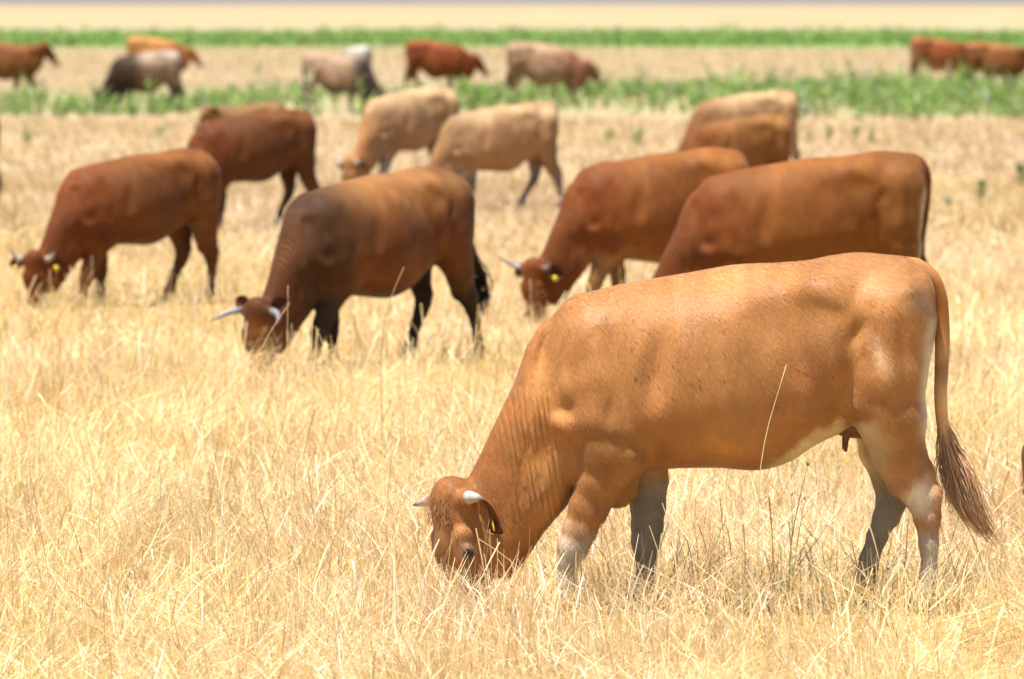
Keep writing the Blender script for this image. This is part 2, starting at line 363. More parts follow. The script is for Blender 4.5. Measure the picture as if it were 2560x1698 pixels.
# ---------------------------------------------------------------- implicit-surface modelling of the cattle
class Field:
    def __init__(s, lo, hi, step):
        s.o = np.array(lo, np.float32); s.h = step
        s.n = np.ceil((np.array(hi) - s.o) / step).astype(int) + 1
        s.ax = [s.o[i] + step * np.arange(s.n[i], dtype=np.float32) for i in range(3)]
        s.F = np.full(s.n, 1.0, np.float32)
    def box(s, lo, hi):
        a = np.clip(np.floor((np.array(lo) - s.o) / s.h).astype(int), 0, s.n - 1)
        b = np.clip(np.ceil((np.array(hi) - s.o) / s.h).astype(int) + 1, a + 1, s.n)
        return tuple(slice(a[i], b[i]) for i in range(3))
    def grid(s, sl):
        return (s.ax[0][sl[0]][:, None, None], s.ax[1][sl[1]][None, :, None], s.ax[2][sl[2]][None, None, :])
    def union(s, sl, d, k):
        a = s.F[sl]; h = np.clip(.5 + .5 * (a - d) / k, 0, 1)
        s.F[sl] = a * (1 - h) + d * h - k * h * (1 - h)
    def cut(s, sl, d, k):
        a = s.F[sl]; nd = -d; h = np.clip(.5 - .5 * (a - nd) / k, 0, 1)
        s.F[sl] = a * (1 - h) + nd * h + k * h * (1 - h)
    def seg(s, p0, p1, a0, a1, b0, b1, lat=(0, 1, 0), k=.04, sub=False):
        p0, p1, lat = (np.array(q, np.float32) for q in (p0, p1, lat))
        L = float(np.linalg.norm(p1 - p0)) + 1e-6; u = (p1 - p0) / L
        lat = lat - u * lat.dot(u); lat /= np.linalg.norm(lat) + 1e-9; nn = np.cross(u, lat)
        r = max(a0, a1, b0, b1) + k + .08
        sl = s.box(np.minimum(p0, p1) - r, np.maximum(p0, p1) + r); X, Y, Z = s.grid(sl)
        vx, vy, vz = X - p0[0], Y - p0[1], Z - p0[2]
        du = vx * u[0] + vy * u[1] + vz * u[2]; t = np.clip(du / L, 0, 1); e = du - t * L
        dl = vx * lat[0] + vy * lat[1] + vz * lat[2]; dn = vx * nn[0] + vy * nn[1] + vz * nn[2]
        a = a0 + (a1 - a0) * t; b = b0 + (b1 - b0) * t; m = np.minimum(a, b)
        k0 = np.sqrt((dn / a) ** 2 + (dl / b) ** 2 + (e / m) ** 2) + 1e-6
        k1 = np.sqrt((dn / a**2) ** 2 + (dl / b**2) ** 2 + (e / m**2) ** 2) + 1e-6
        d = k0 * (k0 - 1) / k1
        (s.cut if sub else s.union)(sl, d, k)
    def ell(s, c, r, k=.04, sub=False, rot=0.):
        """ellipsoid, rot = rotation in the x-z plane"""
        c = np.array(c); m = max(r) + k + .08
        sl = s.box(c - m, c + m); X, Y, Z = s.grid(sl)
        x, y, z = X - c[0], Y - c[1], Z - c[2]
        cs, sn = math.cos(rot), math.sin(rot); x, z = x * cs + z * sn, -x * sn + z * cs
        k0 = np.sqrt((x / r[0]) ** 2 + (y / r[1]) ** 2 + (z / r[2]) ** 2) + 1e-6
        k1 = np.sqrt((x / r[0]**2) ** 2 + (y / r[1]**2) ** 2 + (z / r[2]**2) ** 2) + 1e-6
        (s.cut if sub else s.union)(sl, k0 * (k0 - 1) / k1, k)
    def slab(s, poly, E, W, bend=None, k=.05):
        """closed x-z outline swollen sideways: edge rounding E, half width W(x,z), centre plane bend(x,z)"""
        P = np.array(poly, float); lo, hi = P.min(0) - .15, P.max(0) + .15
        sl = s.box((lo[0], s.ax[1][0], lo[1]), (hi[0], s.ax[1][-1], hi[1])); X, Y, Z = s.grid(sl)
        x = X[:, 0, :] + 0 * Z[:, 0, :]; z = Z[:, 0, :] + 0 * X[:, 0, :]
        d = np.full(x.shape, 9.0); ins = np.zeros(x.shape, bool)
        for i in range(len(P)):
            a, b = P[i - 1], P[i]; e = b - a
            t = np.clip(((x - a[0]) * e[0] + (z - a[1]) * e[1]) / (e @ e), 0, 1)
            d = np.minimum(d, np.hypot(x - a[0] - t * e[0], z - a[1] - t * e[1]))
            c = ((a[1] > z) != (b[1] > z)) & (x < (b[0] - a[0]) * (z - a[1]) / (b[1] - a[1] + 1e-12) + a[0]); ins ^= c
        sd_ = np.where(ins, -d, d); u = np.maximum(1 + sd_ / E, 0)
        Wg = W(x, z)[:, None, :]; bg_ = (bend(x, z) if bend else np.zeros(x.shape))[:, None, :]
        u = u[:, None, :]; y = Y - bg_
        k0 = np.sqrt((y / Wg) ** 2 + u ** 2) + 1e-6; k1 = np.sqrt((y / Wg**2) ** 2 + (u / E) ** 2) + 1e-6
        s.union(sl, (k0 * (k0 - 1) / k1).astype(np.float32), k)
    def trunk(s, top, bot, wid, cen, x0, x1, k=.05):
        sl = s.box((x0 - .12, s.ax[1][0], s.ax[2][0]), (x1 + .12, s.ax[1][-1], s.ax[2][-1])); X, Y, Z = s.grid(sl)
        xx = X[:, 0, 0]; zt, zb, wv, cf = (spline(xx, q)[:, None, None] for q in (top, bot, wid, cen))
        endf = np.sqrt(np.clip(1 - (np.maximum(np.maximum(xx - (x1 - .14), (x0 + .06) - xx), 0) / np.where(xx > 0, .14, .06)) ** 2, 1e-4, 1))[:, None, None]
        zc = zb + (zt - zb) * cf; zt = zc + (zt - zc) * endf; zb = zc + (zb - zc) * endf; wv = wv * endf
        up = Z > zc; hh = np.where(up, zt - zc, zc - zb); q = (Z - zc) / hh
        ny = np.abs(Y / wv); nz = np.abs(q); e = np.where(up, 2.15, 2.1)
        k0 = (ny ** e + nz ** e) ** (1 / e) + 1e-6
        k1 = np.sqrt((ny / wv) ** 2 + (nz / hh) ** 2) + 1e-6
        ex = np.maximum(np.maximum(xx - x1, x0 - xx), 0)[:, None, None]
        d = np.minimum(k0 * (k0 - 1) / k1, .5); d = np.where(ex > 0, np.hypot(np.maximum(d, 0), ex * 1.5) + .02, d)
        s.union(sl, d.astype(np.float32), k)
    def mesh(s):
        F = s.F; F[0] = F[-1] = 1; F[:, 0] = F[:, -1] = 1; F[:, :, 0] = F[:, :, -1] = 1
        I = F < 0; n = s.n
        cnt = np.zeros(n - 1, np.int8)
        for dx in (0, 1):
            for dy in (0, 1):
                for dz in (0, 1): cnt += I[dx:n[0]-1+dx, dy:n[1]-1+dy, dz:n[2]-1+dz]
        ci, cj, ck = np.nonzero((cnt > 0) & (cnt < 8)); m = len(ci)
        acc = np.zeros((m, 3), np.float32); c = np.zeros(m, np.float32)
        for ax in range(3):
            o1, o2 = [q for q in range(3) if q != ax]
            for a in (0, 1):
                for b in (0, 1):
                    p = [ci, cj, ck]; st = [0, 0, 0]; st[o1] = a; st[o2] = b
                    v0 = F[ci + st[0], cj + st[1], ck + st[2]]; e2 = list(st); e2[ax] = 1
                    v1 = F[ci + e2[0], cj + e2[1], ck + e2[2]]
                    x = (v0 < 0) != (v1 < 0); t = np.where(x, v0 / np.where(x, v0 - v1, 1), 0)
                    for q in range(3):
                        acc[:, q] += np.where(x, (t if q == ax else st[q]), 0)
                    c += x
        V = acc / c[:, None] + np.stack([ci, cj, ck], -1)
        idx = np.full(n - 1, -1, np.int32); idx[ci, cj, ck] = np.arange(m)
        Qs = []
        for ax in range(3):
            o1, o2 = (ax + 1) % 3, (ax + 2) % 3
            sa = [slice(1, -1)] * 3; sb = [slice(1, -1)] * 3; sa[ax] = slice(0, n[ax] - 1); sb[ax] = slice(1, n[ax])
            A, B = I[tuple(sa)], I[tuple(sb)]
            for flip in (0, 1):
                e = np.stack(np.nonzero((A & ~B) if not flip else (~A & B)), -1)
                off = np.ones(3, int); off[ax] = 0; e = e + off
                def cell(d1, d2):
                    q = e.copy(); q[:, o1] -= d1; q[:, o2] -= d2
                    return idx[q[:, 0], q[:, 1], q[:, 2]]
                q = np.stack([cell(1, 1), cell(0, 1), cell(0, 0), cell(1, 0)], -1)
                Qs.append(q if not flip else q[:, ::-1])
        Q = np.concatenate(Qs)
        def samp(G, P):
            i = np.clip(np.floor(P).astype(int), 0, n - 2); f = P - i; r = 0
            for dx in (0, 1):
                for dy in (0, 1):
                    for dz in (0, 1):
                        wt = (f[:, 0] if dx else 1 - f[:, 0]) * (f[:, 1] if dy else 1 - f[:, 1]) * (f[:, 2] if dz else 1 - f[:, 2])
                        r = r + wt * G[i[:, 0] + dx, i[:, 1] + dy, i[:, 2] + dz]
            return r
        for _ in range(2):
            f0 = samp(F, V); g = np.zeros_like(V)
            for q in range(3):
                e = np.zeros(3, np.float32); e[q] = .6
                g[:, q] = (samp(F, V + e) - samp(F, V - e)) / 1.2
            gl = (g ** 2).sum(1) + 1e-9
            V = V + np.clip(-.8 * (f0 / gl)[:, None] * g, -.35, .35)
        return V * s.h + s.o, Q

# outline of the grazing cow, traced as if it stood side on with its head to the left: pixels -> metres
def P(px, py): return ((1750 - px) / 601.0, (1415 - py) / 601.0)
TOP = [P(*q) for q in ((2165, 668), (2150, 630), (2110, 600), (2040, 587), (1980, 583), (1920, 590), (1870, 600), (1800, 606), (1700, 611), (1600, 628), (1500, 645), (1400, 665), (1340, 690), (1290, 730), (1245, 800))]
BOT = [P(*q) for q in ((2165, 800), (2120, 920), (2050, 965), (1990, 985), (1935, 1003), (1880, 1030), (1830, 1063), (1770, 1083), (1650, 1080), (1540, 1083), (1470, 1092), (1420, 1105), (1360, 1085), (1300, 1000), (1245, 900))]
WID = [(-.70, .13), (-.62, .185), (-.5, .225), (-.36, .25), (-.22, .265), (-.05, .285), (.12, .32), (.3, .32), (.45, .285), (.6, .235), (.72, .19), (.85, .13)]
CEN = [(-.7, .5), (-.2, .50), (.1, .42), (.4, .42), (.6, .45), (.85, .5)]
GRAZE = [P(*q) for q in ((1420, 700), (1340, 690), (1290, 715), (1242, 757), (1216, 800), (1190, 880), (1150, 962), (1110, 1048), (1078, 1112), (1058, 1135), (1075, 1230), (1105, 1330), (1175, 1338), (1218, 1288), (1256, 1230), (1290, 1192), (1312, 1165), (1345, 1120), (1420, 1070))]
WALK = [P(*q) for q in ((1420, 680), (1340, 655), (1250, 645), (1160, 635), (1095, 630), (1062, 660), (1068, 830), (1095, 925), (1150, 1000), (1220, 1075), (1300, 1130), (1370, 1140), (1420, 1000))]
LEGS = {  # px, py, half depth px, half width m, side offset m
 'hind_near': [(2045, 730, 100, .15, .115), (2042, 860, 88, .125, .135), (2055, 960, 74, .10, .145), (2070, 1040, 67, .075, .145), (2100, 1098, 60, .055, .14), (2130, 1142, 45, .045, .135), (2138, 1190, 32, .038, .135), (2142, 1250, 22, .028, .135), (2142, 1325, 20, .027, .135), (2136, 1362, 25, .036, .135), (2124, 1388, 24, .036, .135)],
 'hind_far': [(2045, 730, 100, .15, .115), (2040, 860, 88, .125, .135), (2045, 960, 72, .10, .14), (2052, 1050, 60, .07, .14), (2066, 1120, 42, .05, .135), (2066, 1165, 34, .042, .13), (2052, 1205, 28, .036, .13), (2033, 1250, 23, .03, .13), (2016, 1300, 22, .029, .13), (2008, 1345, 26, .036, .13), (1996, 1378, 24, .036, .13)],
 'fore_near': [(1400, 880, 95, .10, .135), (1418, 980, 78, .09, .15), (1408, 1045, 68, .078, .15), (1383, 1110, 57, .062, .145), (1357, 1170, 47, .052, .135), (1337, 1220, 40, .046, .13), (1324, 1258, 35, .043, .13), (1313, 1290, 25, .033, .13), (1306, 1345, 21, .028, .13), (1300, 1378, 25, .036, .13), (1290, 1392, 24, .036, .13)],
 'fore_far': [(1400, 880, 95, .10, .135), (1440, 980, 75, .085, .145), (1485, 1050, 62, .07, .145), (1500, 1120, 46, .058, .14), (1499, 1180, 40, .05, .13), (1497, 1225, 36, .046, .125), (1496, 1262, 30, .04, .125), (1494, 1300, 22, .03, .125), (1492, 1345, 20, .028, .125), (1488, 1375, 25, .036, .125), (1478, 1392, 24, .036, .125)],
}
# muscles, bones and hollows of the flank: px, py, half size px, tilt, relief in m (traced, mirrored on both sides)
def Zp(x, y): return ((950 + x / 1.468) / 1.083, (550 + y / 1.468) / 1.083)
RELIEF = [(598, 480, 34, 110, 12, -.034), (662, 560, 30, 150, -12, .014), (695, 692, 30, 40, 0, -.010), (768, 705, 46, 64, 0, .006), (838, 690, 24, 55, 0, -.009), (888, 610, 34, 150, -8, -.016),
 (850, 440, 40, 80, 0, -.007), (785, 480, 48, 90, 0, .011), (925, 850, 34, 36, 0, .010), (840, 790, 80, 30, 8, -.004), (1005, 850, 36, 70, -20, -.020), (1045, 540, 20, 150, -10, .005), (1118, 540, 20, 150, -10, .005),
 (1190, 560, 20, 150, -10, .005), (1262, 580, 20, 150, -10, .005), (1335, 600, 20, 140, -10, .004), (1562, 215, 50, 44, 0, .005), (1650, 275, 60, 30, 25, .006), (1430, 310, 85, 65, 0, -.007), (1520, 470, 48, 120, -18, -.024),
 (1650, 500, 44, 110, -6, .020), (1738, 400, 32, 58, 20, -.019), (1716, 600, 28, 70, 0, -.017), (1835, 600, 60, 170, 0, .015), (1905, 450, 24, 150, -6, -.009), (1610, 692, 90, 26, -4, .010), (1590, 765, 100, 38, -14, -.014),
 (1935, 240, 38, 28, 0, .014), (1905, 960, 16, 80, -32, -.010), (1965, 925, 13, 66, 22, -.013), (1938, 950, 10, 56, 22, .009), (2042, 1000, 18, 40, 0, .008), (1300, 800, 200, 60, 0, .010), (760, 1120, 30, 40, 0, .006), (1400, 420, 60, 90, 10, -.006), (1230, 330, 80, 50, 0, .006)]
def unit(v): v = np.array(v, float); return v / np.linalg.norm(v)

def tube(pts, rad, seg=10, lat=None):
    pts = np.array(pts, float); n = len(pts); V = []
    tan = np.gradient(pts, axis=0); tan /= np.linalg.norm(tan, axis=1)[:, None]
    up = np.array((0, 0, 1.0)) if abs(tan[0][2]) < .9 else np.array((0, 1.0, 0))
    for i in range(n):
        a = np.cross(tan[i], up); a /= np.linalg.norm(a) + 1e-9; b = np.cross(tan[i], a); up = np.cross(a, tan[i])
        th = np.arange(seg) * 2 * math.pi / seg
        V.append(pts[i] + rad[i] * (np.cos(th)[:, None] * a + np.sin(th)[:, None] * b))
    V = np.concatenate(V); i, j = np.meshgrid(np.arange(n - 1), np.arange(seg), indexing='ij')
    a = (i * seg + j).ravel(); b = (i * seg + (j + 1) % seg).ravel()
    Q = np.stack([a, b, b + seg, a + seg], -1)
    V = np.concatenate([V, pts[[0, -1]]]); m = n * seg
    T = np.concatenate([np.stack([np.full(seg, m), (np.arange(seg) + 1) % seg, np.arange(seg)], -1), np.stack([np.full(seg, m + 1), (n - 1) * seg + np.arange(seg), (n - 1) * seg + (np.arange(seg) + 1) % seg], -1)])
    return V, Q, T
def resample(pts, n):
    pts = np.array(pts, float); s = np.concatenate([[0], np.cumsum(np.linalg.norm(np.diff(pts, axis=0), axis=1))]); t = np.linspace(0, s[-1], n)
    return np.stack([spline(t, list(zip(s, pts[:, i]))) for i in range(pts.shape[1])], -1)
def ball(c, r, seg=12):
    u = np.linspace(0, math.pi, seg); pts = np.stack([np.zeros(seg), np.zeros(seg), np.cos(u) * r], -1)
    V, Q, T = tube(pts + np.array(c), np.maximum(np.sin(u) * r, 1e-4), seg * 2 - 4)
    return V, Q, T

def cow(name, label, group, loc, rot, scale=1.0, step=.02, pose='graze', head_yaw=.5, head_pitch=0., neck_bend=0., legs=None, coat=None, horns='short', hlen=.16,
        horn_curve=(.5, .1), ear_down=.3, tags=(), belly=1.0, wide=1.0, udder=False, tail_len=1.0, cat='cow', poll=None, neck_thin=1.0, horn_col=(.50, .46, .40), tail_x=None, tail_col=None, tag_edge=False, poll_hair=0, rel_amt=.95, ear_len=.145, fur=0, leg_w=1.0, eye=True, hump=0., head_size=1.12, lowhead=0., head_tilt=0., horn_r=.024, fore_x=.30):
    legs = legs or {}
    f = Field((-.86, -.56, -.03), (1.62, .56, 1.46), step)
    f.F[:] = 1
    bot = [(x, z + (1 - belly) * .4 * math.exp(-((x - .05) / .45) ** 2)) for x, z in BOT]
    top = [(x, z + hump * math.exp(-((x - .62) / .13) ** 2)) for x, z in TOP]
    f.trunk(top, bot, [(x, v * wide) for x, v in WID], CEN, -.69, .84)
    # neck
    poly = GRAZE if pose == 'graze' else [(x if x < .75 else .75 + (x - .75) * .80, z - lowhead * min(1, max(0, (x - .6) / .45))) for x, z in WALK]
    bend = lambda x, z: neck_bend * np.clip((x - .8) / .5, 0, 2) ** 1.5
    if pose == 'graze':
        Wn = lambda x, z: np.clip(.085 + .075 * sstep(x, 1.05, .70) + .03 * sstep(z, .55, .85) - .03 * sstep(z, .30, .12), .05, .3) * neck_thin * min(wide, 1.15)
    else:
        Wn = lambda x, z: np.clip(.095 + .08 * sstep(x, 1.1, .70), .06, .3) * neck_thin * min(wide, 1.15)
    f.slab(poly, .15, Wn, bend, k=.07)
    if pose == 'graze':      # brisket and dewlap
        f.seg((*P(1420, 1100)[:1], 0, P(1420, 1100)[1]), (P(1428, 1135)[0], 0, P(1428, 1135)[1]), .085, .062, .06, .04, k=.06)
        f.ell((P(1428, 1130)[0], 0, P(0, 1130)[1]), (.06, .05, .072), k=.05, rot=.5)
    else:
        f.seg((P(1330, 1040)[0], 0, P(1330, 1040)[1]), (P(1380, 1120)[0], 0, P(1380, 1120)[1]), .08, .06, .06, .035, k=.06)
    # shoulder blade, arm, withers, hooks, pins, thigh
    for sgn in (1, -1):
        f.seg((P(1350, 720)[0], sgn * .07, P(0, 720)[1]), (P(1330, 960)[0], sgn * .15 * wide, P(0, 960)[1]), .08, .095, .05, .06, k=.05)
        f.seg((P(1330, 960)[0], sgn * .165 * wide, P(0, 960)[1]), (P(1440, 1030)[0], sgn * .16 * wide, P(0, 1030)[1]), .075, .06, .045, .045, k=.04)
        f.seg((P(1410, 760)[0], sgn * .13, P(0, 760)[1]), (P(1430, 930)[0], sgn * .185 * wide, P(0, 930)[1]), .07, .075, .045, .04, k=.05)
        f.ell((P(1462, 1045)[0], sgn * .17, P(0, 1045)[1]), (.05, .04, .06), k=.03)
        f.ell((P(1890, 668)[0], sgn * .155 * wide, P(0, 668)[1]), (.085, .065, .055), k=.10)
        f.ell((P(2120, 672)[0], sgn * .085, P(0, 672)[1]), (.055, .045, .055), k=.04)
        f.ell((P(2050, 760)[0], sgn * .17 * wide, P(0, 760)[1]), (.13, .075, .17), k=.06)
        f.ell((P(1985, 900)[0], sgn * .185 * wide, P(0, 900)[1]), (.075, .065, .13), k=.05, rot=-.3)
        # hollows: flank, behind the shoulder, between the thigh muscles
        f.ell((P(1815, 720)[0], sgn * .355 * wide, P(0, 720)[1]), (.13, .085, .08), k=.10, sub=True)
        f.seg((P(2010, 700)[0], sgn * .335 * wide, P(0, 700)[1]), (P(2030, 900)[0], sgn * .34 * wide, P(0, 900)[1]), .035, .03, .115, .12, k=.06, sub=True)
        f.seg((P(1262, 780)[0], sgn * .245, P(0, 780)[1]), (P(1290, 930)[0], sgn * .26 * wide, P(0, 930)[1]), .03, .03, .10, .09, k=.07, sub=True)
        f.ell((P(1510, 820)[0], sgn * .345 * wide, P(0, 820)[1]), (.045, .075, .19), k=.06, sub=True, rot=.12)
        f.ell((P(1925, 935)[0], sgn * .315 * wide, P(0, 935)[1]), (.05, .07, .11), k=.05, sub=True, rot=-.45)
        f.ell((P(1272, 850)[0], sgn * .27 * wide, P(0, 850)[1]), (.04, .10, .17), k=.05, sub=True, rot=.25)
    # legs
    feet = []
    for nm, pts in LEGS.items():
        sgn = 1 if 'near' in nm else -1
        off = legs.get(nm, 0.0); z_top = P(0, pts[2][1])[1]
        q = []
        for (px, py, a, b, yo) in pts:
            x, z = P(px, py); g = max(0, (z_top - z) / z_top)
            q.append((x + off * g, sgn * yo * (wide if z > .6 else 1), z, max(a / 601 * (.93 if len(q) > 2 and sgn > 0 else 1) * leg_w, step * 1.25), max(b * leg_w, step * 1.25)))
        for i in range(len(q) - 1):
            A, B = q[i], q[i + 1]
            f.seg(A[:3], B[:3], A[3], B[3], A[4], B[4], k=.05 if i < 3 else .022)
        if 'hind' in nm:   # point of the hock and tendon
            hx, hy, hz = q[5][:3]
            f.seg((hx - .035, hy, hz + .02), (hx - .01, hy, hz - .07), .028, .02, .024, .02, k=.025)
        else:
            kx, ky, kz = q[6][:3]; f.ell((kx + .012, ky, kz), (.045, .042, .05), k=.025)
        feet.append(q[-1])
    # head frame
    if pose == 'graze':
        px0, pz0 = P(1030, 1132) if poll is None else poll
        ax = np.array((-.10 + math.sin(head_pitch), 0, -1.0)); fw = np.array((1.0, 0, -.10))
        base = (px0 - .055, pz0)
    else:
        px0, pz0 = P(1068, 640) if poll is None else poll; pz0 -= lowhead; px0 = .75 + (px0 - .75) * .82
        ax = np.array((.55, 0, -.83 - math.sin(head_pitch))); fw = np.array((.83, 0, .55)); base = (px0 - .05, pz0)
    ax = unit(ax); fw = unit(fw - ax * fw.dot(ax)); lt = np.cross(ax, fw)   # lateral
    if lt[1] < 0: lt = -lt
    def rz(v):
        c, s_ = math.cos(head_yaw), math.sin(head_yaw); return np.array((v[0] * c - v[1] * s_, v[0] * s_ + v[1] * c, v[2]))
    ct, st = math.cos(head_tilt), math.sin(head_tilt); ax, lt = ax * ct + lt * st, lt * ct - ax * st * -1
    lt = unit(lt - ax * lt.dot(ax)); ax, fw, lt = rz(ax), rz(fw), rz(lt)
    yb = float(bend(np.array(px0), np.array(pz0))); hs = head_size
    piv = np.array((base[0] - .05, yb, pz0))
    org = piv + fw * .125 + np.array((.06, 0, 0))
    Hh = lambda s_, n_, l_=0.: org + (ax * s_ + fw * n_ + lt * l_) * hs
    def hseg(s0, n0, s1, n1, a0, a1, b0, b1, l0=0., l1=0., k=.03, sub=False):
        f.seg(Hh(s0, n0, l0), Hh(s1, n1, l1), a0 * hs, a1 * hs, b0 * hs, b1 * hs, lat=lt, k=k, sub=sub)
    hseg(.045, -.085, .17, -.095, .08, .092, .085, .086, k=.045)
    hseg(.17, -.095, .34, -.072, .088, .06, .084, .054, k=.03)
    hseg(.34, -.078, .455, -.078, .066, .066, .058, .066, k=.03)
    hseg(.14, -.175, .40, -.115, .055, .032, .062, .036, k=.04)
    hseg(.45, -.11, .47, -.10, .028, .03, .04, .045, k=.02)
    f.ell(Hh(.0, -.075), (.055 * hs, .065 * hs, .05 * hs), k=.035)
    for sgn in (1, -1):
        hseg(.15, -.05, .235, -.04, .028, .022, .024, .018, sgn * .07, sgn * .058, k=.025)
        hseg(.12, -.14, .26, -.14, .05, .04, .03, .022, sgn * .06, sgn * .052, k=.035)
        f.ell(Hh(.190, -.046, sgn * .080), (.022, .020, .014), k=.012); f.ell(Hh(.216, -.052, sgn * .086), (.017, .017, .014), k=.010, sub=True)
        f.ell(Hh(.03, -.075, sgn * .078), (.032 * hs,) * 3, k=.02)
        f.ell(Hh(.475, -.045, sgn * .035), (.013, .013, .013), k=.012, sub=True)
    V, Q = f.mesh()
    for (zx, zy, sx, sz, tl_, am) in RELIEF:
        cx_, cz_ = P(*Zp(zx, zy)); sx_, sz_ = sx / 955., sz / 955.; a_ = R(tl_)
        if pose != 'graze' and cx_ > .75: continue
        u_ = (V[:, 0] - cx_) * math.cos(a_) + (V[:, 2] - cz_) * math.sin(a_); v_ = -(V[:, 0] - cx_) * math.sin(a_) + (V[:, 2] - cz_) * math.cos(a_)
        V[:, 1] += np.sign(V[:, 1]) * am * rel_amt * np.exp(-((u_ / sx_) ** 2 + (v_ / sz_) ** 2)) * sstep(np.abs(V[:, 1]), .04, .11)
    T = np.zeros((0, 3), int)
    # ---- coat colours, from the pattern of this animal's hair, plus shade painted on far legs
    def shade(V):
        x, y, z = V[:, 0], V[:, 1], V[:, 2]; C = np.repeat(np.array([coat['base']], float), len(V), 0)
        def bl(c, m):
            nonlocal C
            m = np.clip(m, 0, 1)[:, None]; C = C * (1 - m) + np.asarray(c) * m
        nz = .5 * vnoise(x * 9 + y * 5, z * 9 + y * 3, 41) + .5 * vnoise(x * 23, z * 23 + y * 11, 42)
        nb = (nz - .5) * .16
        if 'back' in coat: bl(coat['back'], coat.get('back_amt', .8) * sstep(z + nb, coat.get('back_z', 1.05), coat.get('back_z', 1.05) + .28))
        if 'rear' in coat: bl(coat['rear'], sstep(x + nb, -.25, -.55) * coat.get('rear_amt', .7))
        if 'fore' in coat: bl(coat['fore'], coat.get('fore_amt', .8) * sstep(x + nb - .25 * np.clip(.9 - z, 0, 1), fore_x, fore_x + .42))
        if 'neck' in coat: bl(coat['neck'], coat.get('neck_amt', .7) * sstep(x + nb, .78, 1.0))
        if 'belly' in coat: bl(coat['belly'], coat.get('belly_amt', .8) * sstep(z + nb * .5 - .13 * sstep(x, -.02, -.30), .635, .585) * sstep(x, .02, -.10) * sstep(x, -.55, -.36))
        if 'stripe' in coat: bl(coat['stripe'], sstep(x, -.575, -.645) * sstep(np.abs(y), .27, .16) * sstep(z + nb, 1.16, 1.04) * sstep(z + nb, .62, .75) * .9)
        if 'rump_spot' in coat: bl(coat['rump_spot'], np.exp(-(((x + .61) / .05) ** 2 + ((z - 1.21) / .055) ** 2)) * .75)
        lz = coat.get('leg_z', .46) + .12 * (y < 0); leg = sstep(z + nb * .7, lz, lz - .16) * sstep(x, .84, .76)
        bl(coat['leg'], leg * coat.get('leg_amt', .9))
        if 'leg_far_shaded' in coat: bl(coat['leg_far_shaded'], sstep(z + nb, .60, .42) * (y < 0) * sstep(x, .84, .76) * .9)  # far-side legs: their own grey-brown, with their shade painted into the coat colour
        if 'hock' in coat: bl(coat['hock'], np.exp(-(((x + .61 + nb * .3) / .055) ** 2 + ((z + nb * .5 - .46) / .075) ** 2)) * .9 * (x < -.4) * (y > 0)); bl(coat['hock'], np.exp(-(((x - .745) / .022) ** 2 + ((z + nb - .27) / .07) ** 2)) * .55)
        if 'scar' in coat:
            bl(coat['scar'], .62 * np.exp(-(((x + .46 - (z - 1.0) * .35) / .032) ** 2 + ((z - 1.0) / .085) ** 2) ** 1.4) * (.4 + .6 * nz) * (y > .1))
        q = .5 * vnoise(x * 4.5 + 10 * loc[0], z * 5 + y * 3, 71) + .3 * vnoise(x * 11 + 3, z * 9 + y * 6, 72) + .2 * vnoise(x * 26, z * 18 + y * 12, 73)
        C = C * (1 + coat.get('mottle', .55) * (q - .5))[:, None]; bl(C * np.array((1.25, 1.35, 1.4)), .45 * sstep(vnoise(x * 3 + loc[0] * 7, z * 4.4, 74), .62, .85))
        # face
        d = V - org; s_ = d @ ax / hs; n_ = d @ fw / hs; l_ = d @ lt / hs
        hd = (s_ > -.1) & (np.abs(l_) < .16) & (n_ > -.24) & (n_ < .1) & (s_ < .6) & (x > .95)
        if 'face' in coat: bl(coat['face'], hd * sstep(s_, .0, .12) * sstep(n_, -.22, -.14) * .8)
        if eye: 
            re = np.sqrt((s_ - .216) ** 2 + (n_ + .052) ** 2 + ((np.abs(l_) - .085)) ** 2)
            bl(coat.get('ring', (.62, .46, .33)), hd * sstep(np.hypot(re, .6 * np.maximum(s_ - .205, 0)), .045, .026) * (.35 + .5 * (s_ < .205))); bl((.05, .025, .018), hd * sstep(re, .026, .018))
        bl(coat.get('muzzle', (.75, .6, .48)), hd * sstep(s_, .36, .40) * sstep(s_, .455, .43) * .8); bl((.05, .035, .03), hd * sstep(s_, .44, .46))
        return C
    CF = np.array((1.10, 1.11, 1.04)) if fur else np.array((.72, .72, .54)) if coat.get('warm', 1) else np.array((.88, .88, .86))
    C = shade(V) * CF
    # fold phase runs across the neck, folds hang from the crest to the throat
    u1 = V[:, 0] * .94 - V[:, 2] * .18
    fold = u1 * 135.0
    fm = .8 * sstep(V[:, 0], .71, .80) * sstep(V[:, 0], 1.06, .88) * sstep(V[:, 2], .98, .74) * sstep(V[:, 2], .30, .40)
    if pose != 'graze': fm = fm * 0
    spk = np.exp(-(((V[:, 0] - .45) / .16) ** 2 + ((V[:, 2] - 1.03) / .12) ** 2)) * (1.0 if coat.get('specks') else 0)
    parts = [(V, Q, T, C, fold, fm, spk)]
    # ears (one leaf-shaped cupped shell each)
    for sgn in (1, -1):
        b0 = Hh(.05, -.125, sgn * .085); dr = unit(lt * sgn * 1.0 + ax * ear_down - fw * .30); up = unit(np.cross(dr, fw) * sgn); nrm = unit(np.cross(dr, up))
        nu, nv = 12, 9; L = ear_len * hs
        VV = []
        for side in (0, 1):
            for i in range(nu):
                t = i / (nu - 1); wdt = .052 * hs * (math.sin(math.pi * min(1, (t * .86 + .10))) ** .75) * (1.0 if t < .98 else .4)
                for j in range(nv):
                    q = (j / (nv - 1) - .5) * 2
                    cup = (q * q - .5) * .030 * (1 - .4 * t)
                    VV.append(b0 + dr * (t * L) + up * (q * wdt) + fw * (cup * 1.0 + (.006 if side else 0)) + ax * (.03 * t * t))
